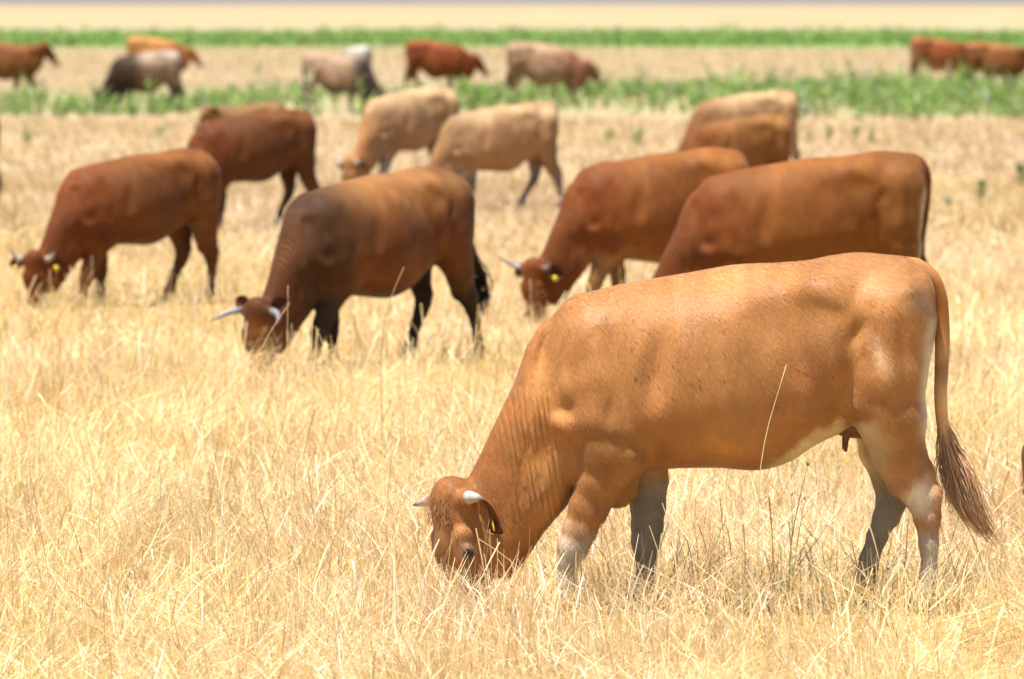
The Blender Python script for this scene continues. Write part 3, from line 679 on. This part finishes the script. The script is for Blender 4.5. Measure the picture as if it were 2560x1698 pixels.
        VV = np.array(VV); i, j = np.meshgrid(np.arange(nu - 1), np.arange(nv - 1), indexing='ij'); a = (i * nv + j).ravel()
        q1 = np.stack([a, a + nv, a + nv + 1, a + 1], -1); m = nu * nv; q2 = q1[:, ::-1] + m
        rim = [(0 * nv + j2) for j2 in range(nv)] + [i2 * nv + nv - 1 for i2 in range(1, nu)] + [(nu - 1) * nv + j2 for j2 in range(nv - 2, -1, -1)] + [i2 * nv for i2 in range(nu - 2, 0, -1)]
        rq = np.array([[rim[(r + 1) % len(rim)], rim[r], rim[r] + m, rim[(r + 1) % len(rim)] + m] for r in range(len(rim))])
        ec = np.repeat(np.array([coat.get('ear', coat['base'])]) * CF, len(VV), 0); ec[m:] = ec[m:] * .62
        parts.append((VV, np.concatenate([q1, q2, rq]), T[:0], ec, VV[:, 0] * 0, VV[:, 0] * 0, VV[:, 0] * 0))
    # tail
    tl = [P(*q) for q in ((2050, 622), (2105, 616), (2146, 640), (2166, 680), (2175, 740), (2178, 800), (2175, 870), (2174, 930), (2178, 975), (2186, 1020), (2194, 1060))]
    tp = np.array([(x + (tail_x if tail_x is not None else 0. if step < .015 else .10) * max(0, (1.25 - z)), -.0 + .012 * math.sin(i), z) for i, (x, z) in enumerate(tl)]); tp = resample(tp, 26)
    tr = np.interp(np.linspace(0, 1, 26), [0, .12, .3, .6, 1], [.034, .042, .034, .027, .022])
    tr = np.maximum(tr, step * .9)
    tv, tq, tt = tube(tp, tr, 12); tcc = np.repeat(np.array([coat.get('tail', coat['base'])]), len(tv), 0).astype(float)
    mt = sstep(tv[:, 2], 1.12, .95)[:, None] * .75; tcc = np.array(coat['base']) * (1 - mt) + tcc * mt; tcc *= CF; tcc *= 1 - .45 * np.exp(-((tv[:, 2:3] - .93) / .05) ** 2) + .25 * np.exp(-((tv[:, 2:3] - .78) / .07) ** 2)
    parts.append((tv, tq, tt, tcc, tv[:, 0] * 0, tv[:, 0] * 0, tv[:, 0] * 0))
    off = 0; VV, QQ, TT, AA = [], [], [], [[], [], [], []]
    for (v, q, t, *at) in parts:
        VV.append(v); QQ.append(q + off); TT.append(t + off); off += len(v)
        for i in range(4): AA[i].append(at[i])
    AA = [np.concatenate(a) for a in AA]
    o = make_mesh(name, np.concatenate(VV), np.concatenate(QQ), np.concatenate(TT), M_COAT, None, {'coat': AA[0], 'fold': AA[1], 'foldmask': AA[2], 'speck': AA[3]})
    tag(o, label, cat, group)
    if fur:
        vs, qs = V, Q; p4 = vs[qs]; e1 = p4[:, 2] - p4[:, 0]; e2 = p4[:, 3] - p4[:, 1]; nr = np.cross(e1, e2); ar = np.linalg.norm(nr, axis=1); nr = nr / (ar[:, None] + 1e-12)
        pr = ar * (p4[:, :, 1].mean(1) > -.10) * (p4[:, :, 2].mean(1) > .12); pr = pr * (1 - .93 * np.clip(fm[qs[:, 0]] * 1.4, 0, 1)); idx = rng.choice(len(qs), fur, p=pr / pr.sum())
        uu, vv = rng.uniform(0, 1, (2, fur, 1)); root_ = (p4[idx, 0] * (1 - uu) + p4[idx, 1] * uu) * (1 - vv) + (p4[idx, 3] * (1 - uu) + p4[idx, 2] * uu) * vv
        nn_ = nr[idx]; g_ = np.tile(np.array((-.55, 0, -.9)), (fur, 1)) + rng.normal(0, .22, (fur, 3)); g_ -= nn_ * (g_ * nn_).sum(1)[:, None]; g_ /= np.linalg.norm(g_, axis=1)[:, None] + 1e-9
        sd2 = np.cross(nn_, g_); Lf = rng.uniform(.014, .030, (fur, 1)); wf = rng.uniform(.0003, .0006, (fur, 1))
        mid_ = root_ + g_ * Lf * .5 + nn_ * .0012; tip_ = root_ + g_ * Lf + nn_ * rng.uniform(.0008, .003, (fur, 1))
        Vf = np.stack([root_ - sd2 * wf, root_ + sd2 * wf, mid_ - sd2 * wf, mid_ + sd2 * wf, tip_ - sd2 * wf * .3, tip_ + sd2 * wf * .3], 1).reshape(-1, 3)
        bs = (np.arange(fur) * 6)[:, None]; Qf = np.concatenate([bs + np.array([[0, 1, 3, 2]]), bs + np.array([[2, 3, 5, 4]])]); mo = (.84 + .34 * vnoise(root_[:, 0] * 6 + root_[:, 1] * 2, root_[:, 2] * 5, 61) ) * (.90 + .2 * vnoise(root_[:, 0] * 22, root_[:, 2] * 15 + root_[:, 1] * 9, 62)); cf = C[qs[idx, 0]] * rng.uniform(.88, 1.18, (fur, 1)) * mo[:, None] * np.array((1.02, 1.0, .97))
        near = root_[:, 1] > 0
        for _ in range(60):
            sx_, sz_ = (.42 + rng.normal(0, .10), 1.03 + rng.normal(0, .10)) if rng.uniform() < .75 else (rng.uniform(-.5, .6), rng.uniform(.7, 1.15))
            cf[near & (np.hypot(root_[:, 0] - sx_, root_[:, 2] - sz_) < rng.uniform(.0025, .0052))] = (.07, .04, .025)
        (xa, za), (xb, zb_) = P(*Zp(1492, 520)), P(*Zp(1585, 556)); tt2 = (root_[:, 0] - xa) / (xb - xa)
        cf[near & (tt2 > 0) & (tt2 < 1) & (np.abs(root_[:, 2] - za - tt2 * (zb_ - za)) < .006)] = (.36, .07, .035)
        make_mesh('coat_hair', Vf, Qf, mat=M_TUFT, parent=o, attrs={'coat': np.repeat(cf, 6, 0)})
    # tuft of the tail
    fine = step < .015
    n = 700 if fine else 90; wst = .0014 if fine else .006
    if fine: cl = [P(*q) for q in ((2174, 905), (2178, 960), (2190, 1020), (2212, 1085), (2228, 1140), (2250, 1190), (2280, 1232), (2312, 1268))]; cc = resample([(x, 0, z) for x, z in cl], 30)
    else: cc = resample([tp[17], tp[21], tp[25], tp[25] + (-.01, 0, -.12), tp[25] + (-.03, 0, -.30)], 30)
    T0 = np.where(rng.uniform(0, 1, n) < .5, rng.uniform(0, .35, n), rng.uniform(.25, .5, n)); T1 = np.minimum(T0 + rng.uniform(.30, .65, n), rng.uniform(.75, 1.06, n))
    rx, ry = rng.normal(0, .55, n), rng.normal(0, .55, n); wob = rng.uniform(0, 6.28, n); pts = np.zeros((n, 7, 3))
    for k in range(7):
        t = T0 + (T1 - T0) * k / 6; ti = np.clip(t, 0, 1) * 29
        c0 = np.stack([np.interp(ti, np.arange(30), cc[:, q]) for q in range(3)], -1)
        wd_ = np.interp(t, [0, .15, .45, .7, 1, 1.1], [.010, .018, .060, .055, .030, .02]) * (1 if fine else .8) * (.25 + .75 * min(1, k / 3))
        pts[:, k, 0] = c0[:, 0] + rx * wd_ + .008 * np.sin(wob + k * 1.1) * (k / 6); pts[:, k, 1] = c0[:, 1] + ry * wd_; pts[:, k, 2] = c0[:, 2] + .006 * np.cos(wob + k) + np.maximum(t - 1, 0) * -.4
    TVs, TQs = [], []
    for ax_ in ((1, 0), (0, 1)):
        wk = wst * np.array([1, 1.15, 1.1, 1, .8, .6, .3])
        a = pts.copy(); b = pts.copy(); a[:, :, 0] -= wk * ax_[0]; b[:, :, 0] += wk * ax_[0]; a[:, :, 1] -= wk * ax_[1]; b[:, :, 1] += wk * ax_[1]
        Vt = np.stack([a, b], 2).reshape(-1, 3); bs = (np.arange(n) * 14)[:, None] + (np.arange(6) * 2)[None]
        TQs.append(np.stack([bs, bs + 1, bs + 3, bs + 2], -1).reshape(-1, 4) + sum(map(len, TVs))); TVs.append(Vt)
    tc1 = np.array(tail_col or coat.get('tail', coat['base'])); tcol = np.tile(np.repeat(tc1 * rng.uniform(.45, 1.5, (n, 1)), 14, 0), (2, 1))
    make_mesh('tail_tuft', np.concatenate(TVs), np.concatenate(TQs), mat=M_TUFT, parent=o, attrs={'coat': tcol}, smooth=False)
    if poll_hair:
        n = poll_hair; th = rng.uniform(-1, 1, n); q0 = rng.uniform(-.03, .10, n)
        bp = np.array([Hh(q0[i], -.012 - .05 * (q0[i] < .0) + rng.normal(0, .006), th[i] * .062) for i in range(n)]); dv = np.array([unit(fw * .55 + ax * rng.normal(.7, .5) + lt * rng.normal(th[i] * .5, .35)) for i in range(n)])
        L = rng.uniform(.014, .036, n); wv_ = np.array([1, 1, .8, .35]) * .0009; pp = np.zeros((n, 4, 3)); pos = bp.copy()
        for k in range(4):
            pp[:, k] = pos; pos = pos + dv * (L / 3)[:, None]; dv = dv + ax * .35 - fw * .25; dv /= np.linalg.norm(dv, axis=1)[:, None]
        Vt = np.stack([pp - lt * wv_[None, :, None], pp + lt * wv_[None, :, None]], 2).reshape(-1, 3); bs = (np.arange(n) * 8)[:, None] + (np.arange(3) * 2)[None]
        make_mesh('poll_hair', Vt, np.stack([bs, bs + 1, bs + 3, bs + 2], -1).reshape(-1, 4), mat=M_TUFT, parent=o, attrs={'coat': np.repeat(np.array(coat.get('face', coat['base'])) * rng.uniform(.7, 1.3, (n, 1)), 8, 0)}, smooth=False)
    # horns
    if horns:
        for sgn in (1, -1):
            b0 = Hh(.028, -.075, sgn * .088); d = unit(lt * sgn - ax * .05 + fw * .05); pts = [b0]; 
            for k in range(12):
                d = unit(d + fw * horn_curve[0] / 12 * 1.6 - ax * horn_curve[1] / 12 * 1.6); pts.append(pts[-1] + d * hlen / 12)
            t = np.linspace(0, 1, 13); rr = horn_r * hs * (1 - t) ** .75 + .003
            hv, hq, ht = tube(pts, rr, 14)
            tt_ = np.concatenate([np.repeat(t, 14), [0, 1]])[:, None]
            hc = np.array(horn_col) * (1 - sstep(tt_, .62, .98)) * (.82 + .18 * np.sin(tt_ * 60) * (tt_ < .4) - .25 * (tt_ < .1)) + np.array((.07, .06, .055)) * sstep(tt_, .62, .98)
            make_mesh('horn', hv, hq, ht, M_HORN, o, {'coat': hc})
    if eye:
        for sgn in (1, -1):
            v, q, t = ball(Hh(.216, -.056, sgn * .0735), .0170 * hs, 8); make_mesh('eye', v, q, t, M_EYE, o)
    for sgn in tags:
        c = Hh(.135, -.15, sgn * .150) if tag_edge else Hh(.10, -.125, sgn * .165); a = unit(lt * sgn * .3 + ax); b = unit(np.cross(a, fw)); fwt = fw
        if tag_edge: a = unit((-.15, .05, -1)); b = np.array((0.18, .98, .05)); fwt = np.cross(a, b)
        g = np.cross(a, b)
        prof = [(-.8, -1), (.8, -1), (1, -.8), (1, .5), (.35, 1), (-.35, 1), (-1, .5), (-1, -.8)]
        v = np.array([c + b * ((.012 if tag_edge else .020) * p_) + a * (-.022 * q_) + fwt * (.022 + e * .003) for e in (-1, 1) for p_, q_ in prof]); m = 8
        q = [[i, (i + 1) % 8, (i + 1) % 8 + 8, i + 8] for i in range(8)]; t = [[0, i + 1, i] for i in range(1, 7)] + [[8, 8 + i, 9 + i] for i in range(1, 7)]
        make_mesh('ear_tag', v, q, t, M_TAG, o, smooth=False)
    # hooves: a cloven pair of wedges each
    for (x, y, z, a, b) in feet:
        hv, hq = [], []
        for s2 in (-1, 1):
            ring = [(-.045, -.006), (-.04, .028), (.02, .032), (.062, .016), (.066, -.002), (.0, -.006)]
            bb = len(hv)
            for (zz, sc) in ((-.004, 1.08), (.045, .86), (max(z, .05) + .02, .62)):
                for (hx, hy) in ring: hv.append((x + hx * sc - (zz - .02) * .35 + .012, y + s2 * (hy * sc + .010), zz))
            for lv in (0, 6):
                for i in range(6):
                    q = [bb + lv + i, bb + lv + (i + 1) % 6, bb + lv + 6 + (i + 1) % 6, bb + lv + 6 + i]; hq.append(q if s2 > 0 else q[::-1])
        make_mesh('hoof', hv, hq, mat=M_HOOF, parent=o)
    if udder:
        g = Field((-.62, -.2, .40), (-.15, .2, .82), .009)
        ux, uz = P(1985, 968)
        g.ell((ux, 0, uz), (.14, .10, .075), k=.03)
        for dx in (.05, -.05):
            for sgn in (1, -1): g.seg((ux + dx, sgn * .045, uz - .05), (ux + dx + .004, sgn * .055, uz - .118), .013, .009, .013, .009, k=.010)
        v, q = g.mesh(); make_mesh('udder', v, q, mat=M_UDDER, parent=o)
    o.location = loc; o.rotation_euler = (0, 0, R(rot)); o.scale = (scale,) * 3
    return o

# ---------------------------------------------------------------- the herd
G1 = 'cattle grazing in the near part of the field'; G2 = 'cattle in the middle of the field'; G3 = 'cattle far off by the green weeds'
def place(px2364, D): return (gx(px2364 * 1.0829, D), D, 0)
TAN = dict(base=(.38, .172, .060), back=(.47, .225, .085), back_amt=.6, back_z=1.1, neck=(.35, .135, .040), neck_amt=.7, belly=(.72, .56, .34), belly_amt=.95, leg=(.42, .39, .35), leg_amt=.85, leg_z=.38, leg_far_shaded=(.27, .235, .20), stripe=(.85, .76, .64), rump_spot=(.13, .08, .05), hock=(.78, .70, .60), scar=(.80, .55, .38), ear=(.30, .12, .04), tail=(.60, .37, .215), face=(.40, .18, .066), specks=1)
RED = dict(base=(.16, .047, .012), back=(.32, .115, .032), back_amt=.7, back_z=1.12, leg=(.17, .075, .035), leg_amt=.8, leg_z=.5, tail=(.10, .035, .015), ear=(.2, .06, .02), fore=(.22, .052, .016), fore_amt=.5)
def mod(c, **k): d = dict(c); d.update(k); return d

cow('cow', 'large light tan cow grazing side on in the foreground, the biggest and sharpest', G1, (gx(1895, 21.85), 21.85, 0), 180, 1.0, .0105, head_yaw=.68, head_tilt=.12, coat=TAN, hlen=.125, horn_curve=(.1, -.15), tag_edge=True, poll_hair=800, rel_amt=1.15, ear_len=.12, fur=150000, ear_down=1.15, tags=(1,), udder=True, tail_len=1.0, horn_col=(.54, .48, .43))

LIGHT = dict(warm=0, base=(.29, .165, .082), back=(.50, .33, .18), back_amt=.85, back_z=1.0, leg=(.24, .21, .18), leg_amt=.8, leg_z=.55, neck=(.42, .20, .08), neck_amt=.6, tail=(.25, .16, .10), ear=(.30, .16, .08), face=(.40, .22, .10))
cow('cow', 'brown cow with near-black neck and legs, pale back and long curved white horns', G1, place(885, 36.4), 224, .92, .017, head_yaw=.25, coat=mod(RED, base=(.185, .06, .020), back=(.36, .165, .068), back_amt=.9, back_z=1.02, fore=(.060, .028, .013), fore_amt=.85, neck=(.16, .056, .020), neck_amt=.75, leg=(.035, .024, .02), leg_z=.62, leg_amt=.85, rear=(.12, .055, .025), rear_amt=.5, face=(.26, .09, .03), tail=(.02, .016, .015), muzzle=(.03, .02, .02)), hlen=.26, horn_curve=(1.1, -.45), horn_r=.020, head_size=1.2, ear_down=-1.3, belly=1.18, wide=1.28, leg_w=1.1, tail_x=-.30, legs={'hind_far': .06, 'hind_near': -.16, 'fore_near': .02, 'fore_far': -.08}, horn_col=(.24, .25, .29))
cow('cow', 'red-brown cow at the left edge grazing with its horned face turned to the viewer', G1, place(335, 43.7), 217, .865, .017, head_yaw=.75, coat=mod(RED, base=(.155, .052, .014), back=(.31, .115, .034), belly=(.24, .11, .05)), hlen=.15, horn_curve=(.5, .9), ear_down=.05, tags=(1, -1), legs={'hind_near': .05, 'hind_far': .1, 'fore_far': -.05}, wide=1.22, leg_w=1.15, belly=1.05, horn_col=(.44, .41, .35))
cow('cow', 'dark red cow standing directly behind the left grazing cow, its head hidden', G2, place(597, 57.5), 212, .887, .02, head_yaw=.2, coat=mod(RED, base=(.115, .037, .010), back=(.21, .072, .020), leg=(.10, .06, .05)), hlen=.14, legs={'fore_near': -.10, 'hind_near': -.08, 'hind_far': .12}, eye=False, wide=1.15)
cow('cow', 'pale fawn cow grazing towards the viewer, left one of the two pale cows', G2, place(955, 68), 228, .94, .02, head_yaw=.1, coat=mod(LIGHT, neck=(.48, .22, .08)), hlen=.15, horn_curve=(.4, .6), eye=False, horn_col=(.55, .52, .48))
cow('cow', 'pale fawn cow with grey legs, right one of the two pale cows', G2, place(1168, 62.5), 203, .87, .02, head_yaw=.2, coat=mod(LIGHT, base=(.32, .175, .08), fore=(.34, .21, .11), fore_amt=.6, leg=(.20, .20, .20)), hlen=.15, eye=False, legs={'hind_far': .18, 'hind_near': -.05}, belly=1.12)
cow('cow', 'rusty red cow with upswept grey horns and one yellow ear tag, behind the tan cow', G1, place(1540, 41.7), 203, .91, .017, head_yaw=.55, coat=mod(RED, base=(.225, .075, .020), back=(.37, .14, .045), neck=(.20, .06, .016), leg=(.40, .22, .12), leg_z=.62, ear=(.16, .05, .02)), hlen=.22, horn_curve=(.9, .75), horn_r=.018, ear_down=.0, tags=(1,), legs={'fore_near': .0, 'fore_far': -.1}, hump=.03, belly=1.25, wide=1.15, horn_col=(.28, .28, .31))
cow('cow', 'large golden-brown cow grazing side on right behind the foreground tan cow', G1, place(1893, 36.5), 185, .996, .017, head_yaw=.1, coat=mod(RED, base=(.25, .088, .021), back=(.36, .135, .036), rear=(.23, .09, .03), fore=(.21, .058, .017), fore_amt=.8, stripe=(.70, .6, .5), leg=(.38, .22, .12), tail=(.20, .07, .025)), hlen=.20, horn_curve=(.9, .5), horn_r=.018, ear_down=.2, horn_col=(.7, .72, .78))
cow('cow', 'light brown cow standing farther back behind the golden-brown calf', G2, place(1733, 70.5), 197, .873, .02, coat=mod(LIGHT, back=(.48, .32, .17), base=(.30, .165, .075), neck=(.22, .09, .035), neck_amt=.9, fore=(.26, .12, .045), fore_amt=.7, rear=(.42, .25, .13)), eye=False, hlen=.12)
cow('calf', 'small golden-brown calf between the light brown cow and the red cows', G2, place(1718, 62), 208, .784, .02, coat=mod(RED, base=(.26, .105, .032), back=(.40, .20, .08), neck=(.26, .09, .025), leg=(.36, .2, .1), leg_z=.65), horns=None, eye=False, cat='calf', hlen=0)
cow('calf', 'small brown calf seen only as ear and back above the dark red cow', G2, place(588, 81), 180, .625, .02, pose='walk', coat=mod(RED, base=(.30, .15, .075), back=(.30, .17, .09), neck=(.30, .13, .06), fore=(.20, .11, .06)), horns=None, eye=False, cat='calf', lowhead=.06, ear_down=-1.6, ear_len=.24)
cow('cow', 'red cow with dark edge, barely showing at the left border of the picture', G2, place(-144, 58), 180, .88, .022, coat=RED, eye=False, horns=None)
cow('cow', 'red-brown cow whose forehead just reaches in at the right border', G1, place(2972, 24.5), 180, .9, .017, head_yaw=.2, coat=mod(RED, base=(.3, .09, .03)), horns=None)
cow('cow', 'brown cow walking right with raised head, cut by the left edge, far off', G3, place(8, 135), -4, .95, .024, pose='walk', leg_w=1.2, head_size=1.3, belly=1.4, lowhead=.0, coat=mod(RED, base=(.26, .09, .035), back=(.38, .15, .06), face=(.15, .03, .012)), eye=False, horns=None, legs={'fore_near': .08, 'fore_far': -.12})
cow('cow', 'orange cow walking right behind the dark-fronted grazing cow', G3, place(353, 150), -6, .95, .024, pose='walk', leg_w=1.2, head_size=1.25, belly=1.4, lowhead=.26, coat=mod(RED, base=(.52, .24, .09), back=(.62, .33, .15), neck=(.5, .2, .08), leg=(.6, .45, .3)), eye=False, horns=None)
cow('cow', 'pale-backed cow with black forequarters and head grazing left in the green weeds', G3, place(347, 116.5), 190, .915, .024, coat=mod(RED, warm=0, base=(.24, .14, .085), back=(.46, .35, .28), back_z=.95, rear=(.5, .38, .3), rear_amt=.3, fore=(.045, .024, .014), fore_amt=1, neck=(.03, .015, .010), neck_amt=.9, leg=(.03, .022, .02), leg_z=.66, tail=(.02, .015, .015)), eye=False, hlen=.12, belly=1.35, wide=1.25, fore_x=.02)
cow('cow', 'grey-beige cow with blackish shoulders grazing right in the weeds', G3, place(770, 115), -8, .895, .024, coat=mod(RED, warm=0, base=(.33, .21, .13), back=(.43, .30, .19), back_z=.9, fore=(.05, .032, .025), fore_amt=1, neck=(.10, .075, .07), neck_amt=.8, leg=(.07, .05, .05), leg_z=.6, rear=(.36, .26, .2)), eye=False, hlen=.12, belly=1.3, wide=1.15)
cow('cow', 'white-rumped cow standing behind the beige cow with blackish shoulders', G3, place(826, 150), 125, .77, .024, coat=mod(RED, warm=0, base=(.5, .44, .41), back=(.62, .57, .54), fore=(.12, .09, .08), fore_amt=.9, leg=(.3, .25, .22)), eye=False, horns=None)
cow('cow', 'deep red cow walking right along the weeds, left of the beige one', G3, place(1002, 137), -3, .95, .024, pose='walk', leg_w=1.2, head_size=1.25, belly=1.4, lowhead=.32, coat=mod(RED, base=(.27, .062, .018), back=(.34, .09, .03), neck=(.2, .04, .012)), eye=False, horns=None, legs={'hind_near': -.12, 'hind_far': .1})
cow('cow', 'beige cow with brown head walking right through the weeds', G3, place(1245, 124), -6, 1.0, .024, pose='walk', leg_w=1.2, head_size=1.25, belly=1.4, lowhead=.36, coat=mod(RED, warm=0, base=(.33, .19, .12), back=(.46, .31, .20), back_z=.95, neck=(.25, .10, .05), neck_amt=.9, leg=(.33, .2, .12)), eye=False, hlen=.1)
cow('cow', 'red cow with whitish hind legs at the far right, behind another', G3, place(2158, 150), 0, .934, .024, pose='walk', leg_w=1.2, head_size=1.25, belly=1.4, lowhead=.15, coat=mod(RED, base=(.30, .085, .03), back=(.42, .15, .06), rear=(.4, .15, .07), leg=(.55, .42, .33), stripe=(.7, .6, .5)), eye=False, horns=None)
cow('cow', 'light red cow cut by the right edge, in front of another red cow', G3, place(2287, 140), -4, .908, .024, pose='walk', leg_w=1.2, head_size=1.25, belly=1.4, lowhead=.1, coat=mod(RED, base=(.32, .115, .045), back=(.48, .22, .10), neck=(.15, .03, .012), neck_amt=1), eye=False, horns=None)

# ---------------------------------------------------------------- single plants
def weed(px, py, D, h, nleaf, lw, col, label, group=None, name='weed_plant', spread=.4, nst=1):
    n = nst; x = rng.normal(0, .05 * h * (nst > 1), n); y = rng.normal(0, .05 * h * (nst > 1), n)
    V, Q, C = leaf_plants(x, y, np.full(n, h) * rng.uniform(.7, 1.05, n), nleaf, lw, np.tile(np.array([col]), (n, 1)) * rng.uniform(.8, 1.2, (n, 1)), spread)
    o = make_mesh(name, V, Q, mat=M_LEAF, attrs={'tint': C}, smooth=False, loc=(gx(px * 1.0829, D), D, 0)); tag(o, label, 'weed', group)
GW = 'green weeds scattered over the pale stubble'
for px, py, h, col, lab in ((2266, 462, .24, (.07, .20, .04), 'dark green weed on the stubble at right, left of the edge one'), (2358, 430, .34, (.06, .17, .04), 'dark green weed cut by the right edge of the picture'),
    (1476, 338, .30, (.16, .32, .08), 'bright green weed in the gap right of the pale cows, fuller of two'), (1407, 330, .26, (.18, .32, .10), 'small green weed just left of the fuller weed between the cows'),
    (1868, 330, .20, (.2, .33, .1), 'small green weed right beside the light brown cow rump'), (1915, 322, .22, (.17, .3, .1), 'second green weed to the right of the light brown cow'), (1975, 320, .22, (.17, .3, .1), 'third green weed to the right of the light brown cow'),
    (2012, 336, .24, (.2, .33, .12), 'fourth green weed to the right of the light brown cow'), (2140, 345, .16, (.3, .38, .2), 'faint pale weed in the pinkish stubble at upper right'), (62, 335, .26, (.24, .36, .15), 'faint green weed above the left grazing cow, near the edge'), (370, 320, .2, (.25, .38, .16), 'faint green weed left of the dark red cow'), (2190, 500, .22, (.38, .45, .36), 'greyish thistle on the stubble right of the golden-brown cow')):
    D = H_CAM * FPX / (py * 1.083 + 10); weed(px, py, D, h * 1.1, 12, .035, col, lab, GW, spread=.5, nst=4)
def stalk(pts, D, wd, col, label, heads=0):
    """one dry stem traced through (px, py) points at distance D, root on the ground"""
    p = [(gx(px * 1.0829, D), D + .01 * i, H_CAM - (py * 1.0829 + 10) / FPX * D) for i, (px, py) in enumerate(pts)]
    org = np.array((p[0][0], p[0][1], 0.)); p = np.array(p) - org; p[0, 2] = -.01; p = resample(p, 14)
    rad = np.interp(np.linspace(0, 1, 14), [0, .7, 1], [wd, wd * .75, wd * .45])
    v, q, t = tube(p, rad, 6); V, Q, T = [v], [q], [t]; off = len(v)
    for k in range(heads):
        c = p[-1] * (1 - k * .02) + p[-3] * (k * .02); a = c + np.array((rng.normal(0, .008), 0, .018)); v, q, t = tube(np.linspace(c, a, 4), [.0008, .0035, .003, .0006], 6); V.append(v); Q.append(q + off); T.append(t + off); off += len(v)
    V = np.concatenate(V); o = make_mesh('grass_stalk', V, np.concatenate(Q), np.concatenate(T), M_STRAW, None, {'tint': np.tile(np.array([col]), (len(V), 1))}, loc=org)
    tag(o, label, 'stalk')
stalk([(1745, 1400), (1752, 1250), (1758, 1085), (1775, 990), (1800, 905), (1818, 845)], 21.45, .0022, (.9, .78, .5), 'tall pale stalk standing in front of the tan cow belly')
stalk([(1820, 1400), (1832, 1240), (1850, 1150), (1868, 1078)], 21.5, .0030, (.26, .27, .10), 'dark green-brown stalk below the tan cow belly, tallest of its clump', 3)
stalk([(1822, 1400), (1828, 1290), (1832, 1210), (1830, 1150)], 21.45, .0025, (.28, .32, .10), 'short green stalk beside the dark stalk below the belly', 1)
stalk([(1826, 1400), (1838, 1300), (1850, 1220), (1862, 1160)], 21.55, .0025, (.34, .34, .12), 'thin green stalk leaning right below the tan cow belly', 1)
stalk([(880, 740), (905, 680), (932, 617)], 29, .0030, (.60, .46, .24), 'leaning brown stalk against the belly of the dark-legged cow')
stalk([(560, 960), (590, 830), (640, 740), (668, 700)], 28.5, .0024, (.88, .74, .44), 'long leaning stalk in front of the curved-horned head')
stalk([(650, 900), (662, 780), (664, 660)], 28.5, .0022, (.88, .74, .44), 'upright stalk just right of the curved-horned head')
stalk([(722, 860), (720, 770), (722, 715)], 28.5, .0024, (.88, .74, .44), 'upright stalk under the chest of the dark-legged cow')
stalk([(760, 860), (775, 800), (790, 740)], 28.5, .0024, (.88, .74, .44), 'leaning stalk before the front legs of the dark-legged cow')
stalk([(1060, 900), (1090, 830), (1100, 750)], 29, .0024, (.88, .74, .44), 'upright stalk before the hind legs of the dark-legged cow')
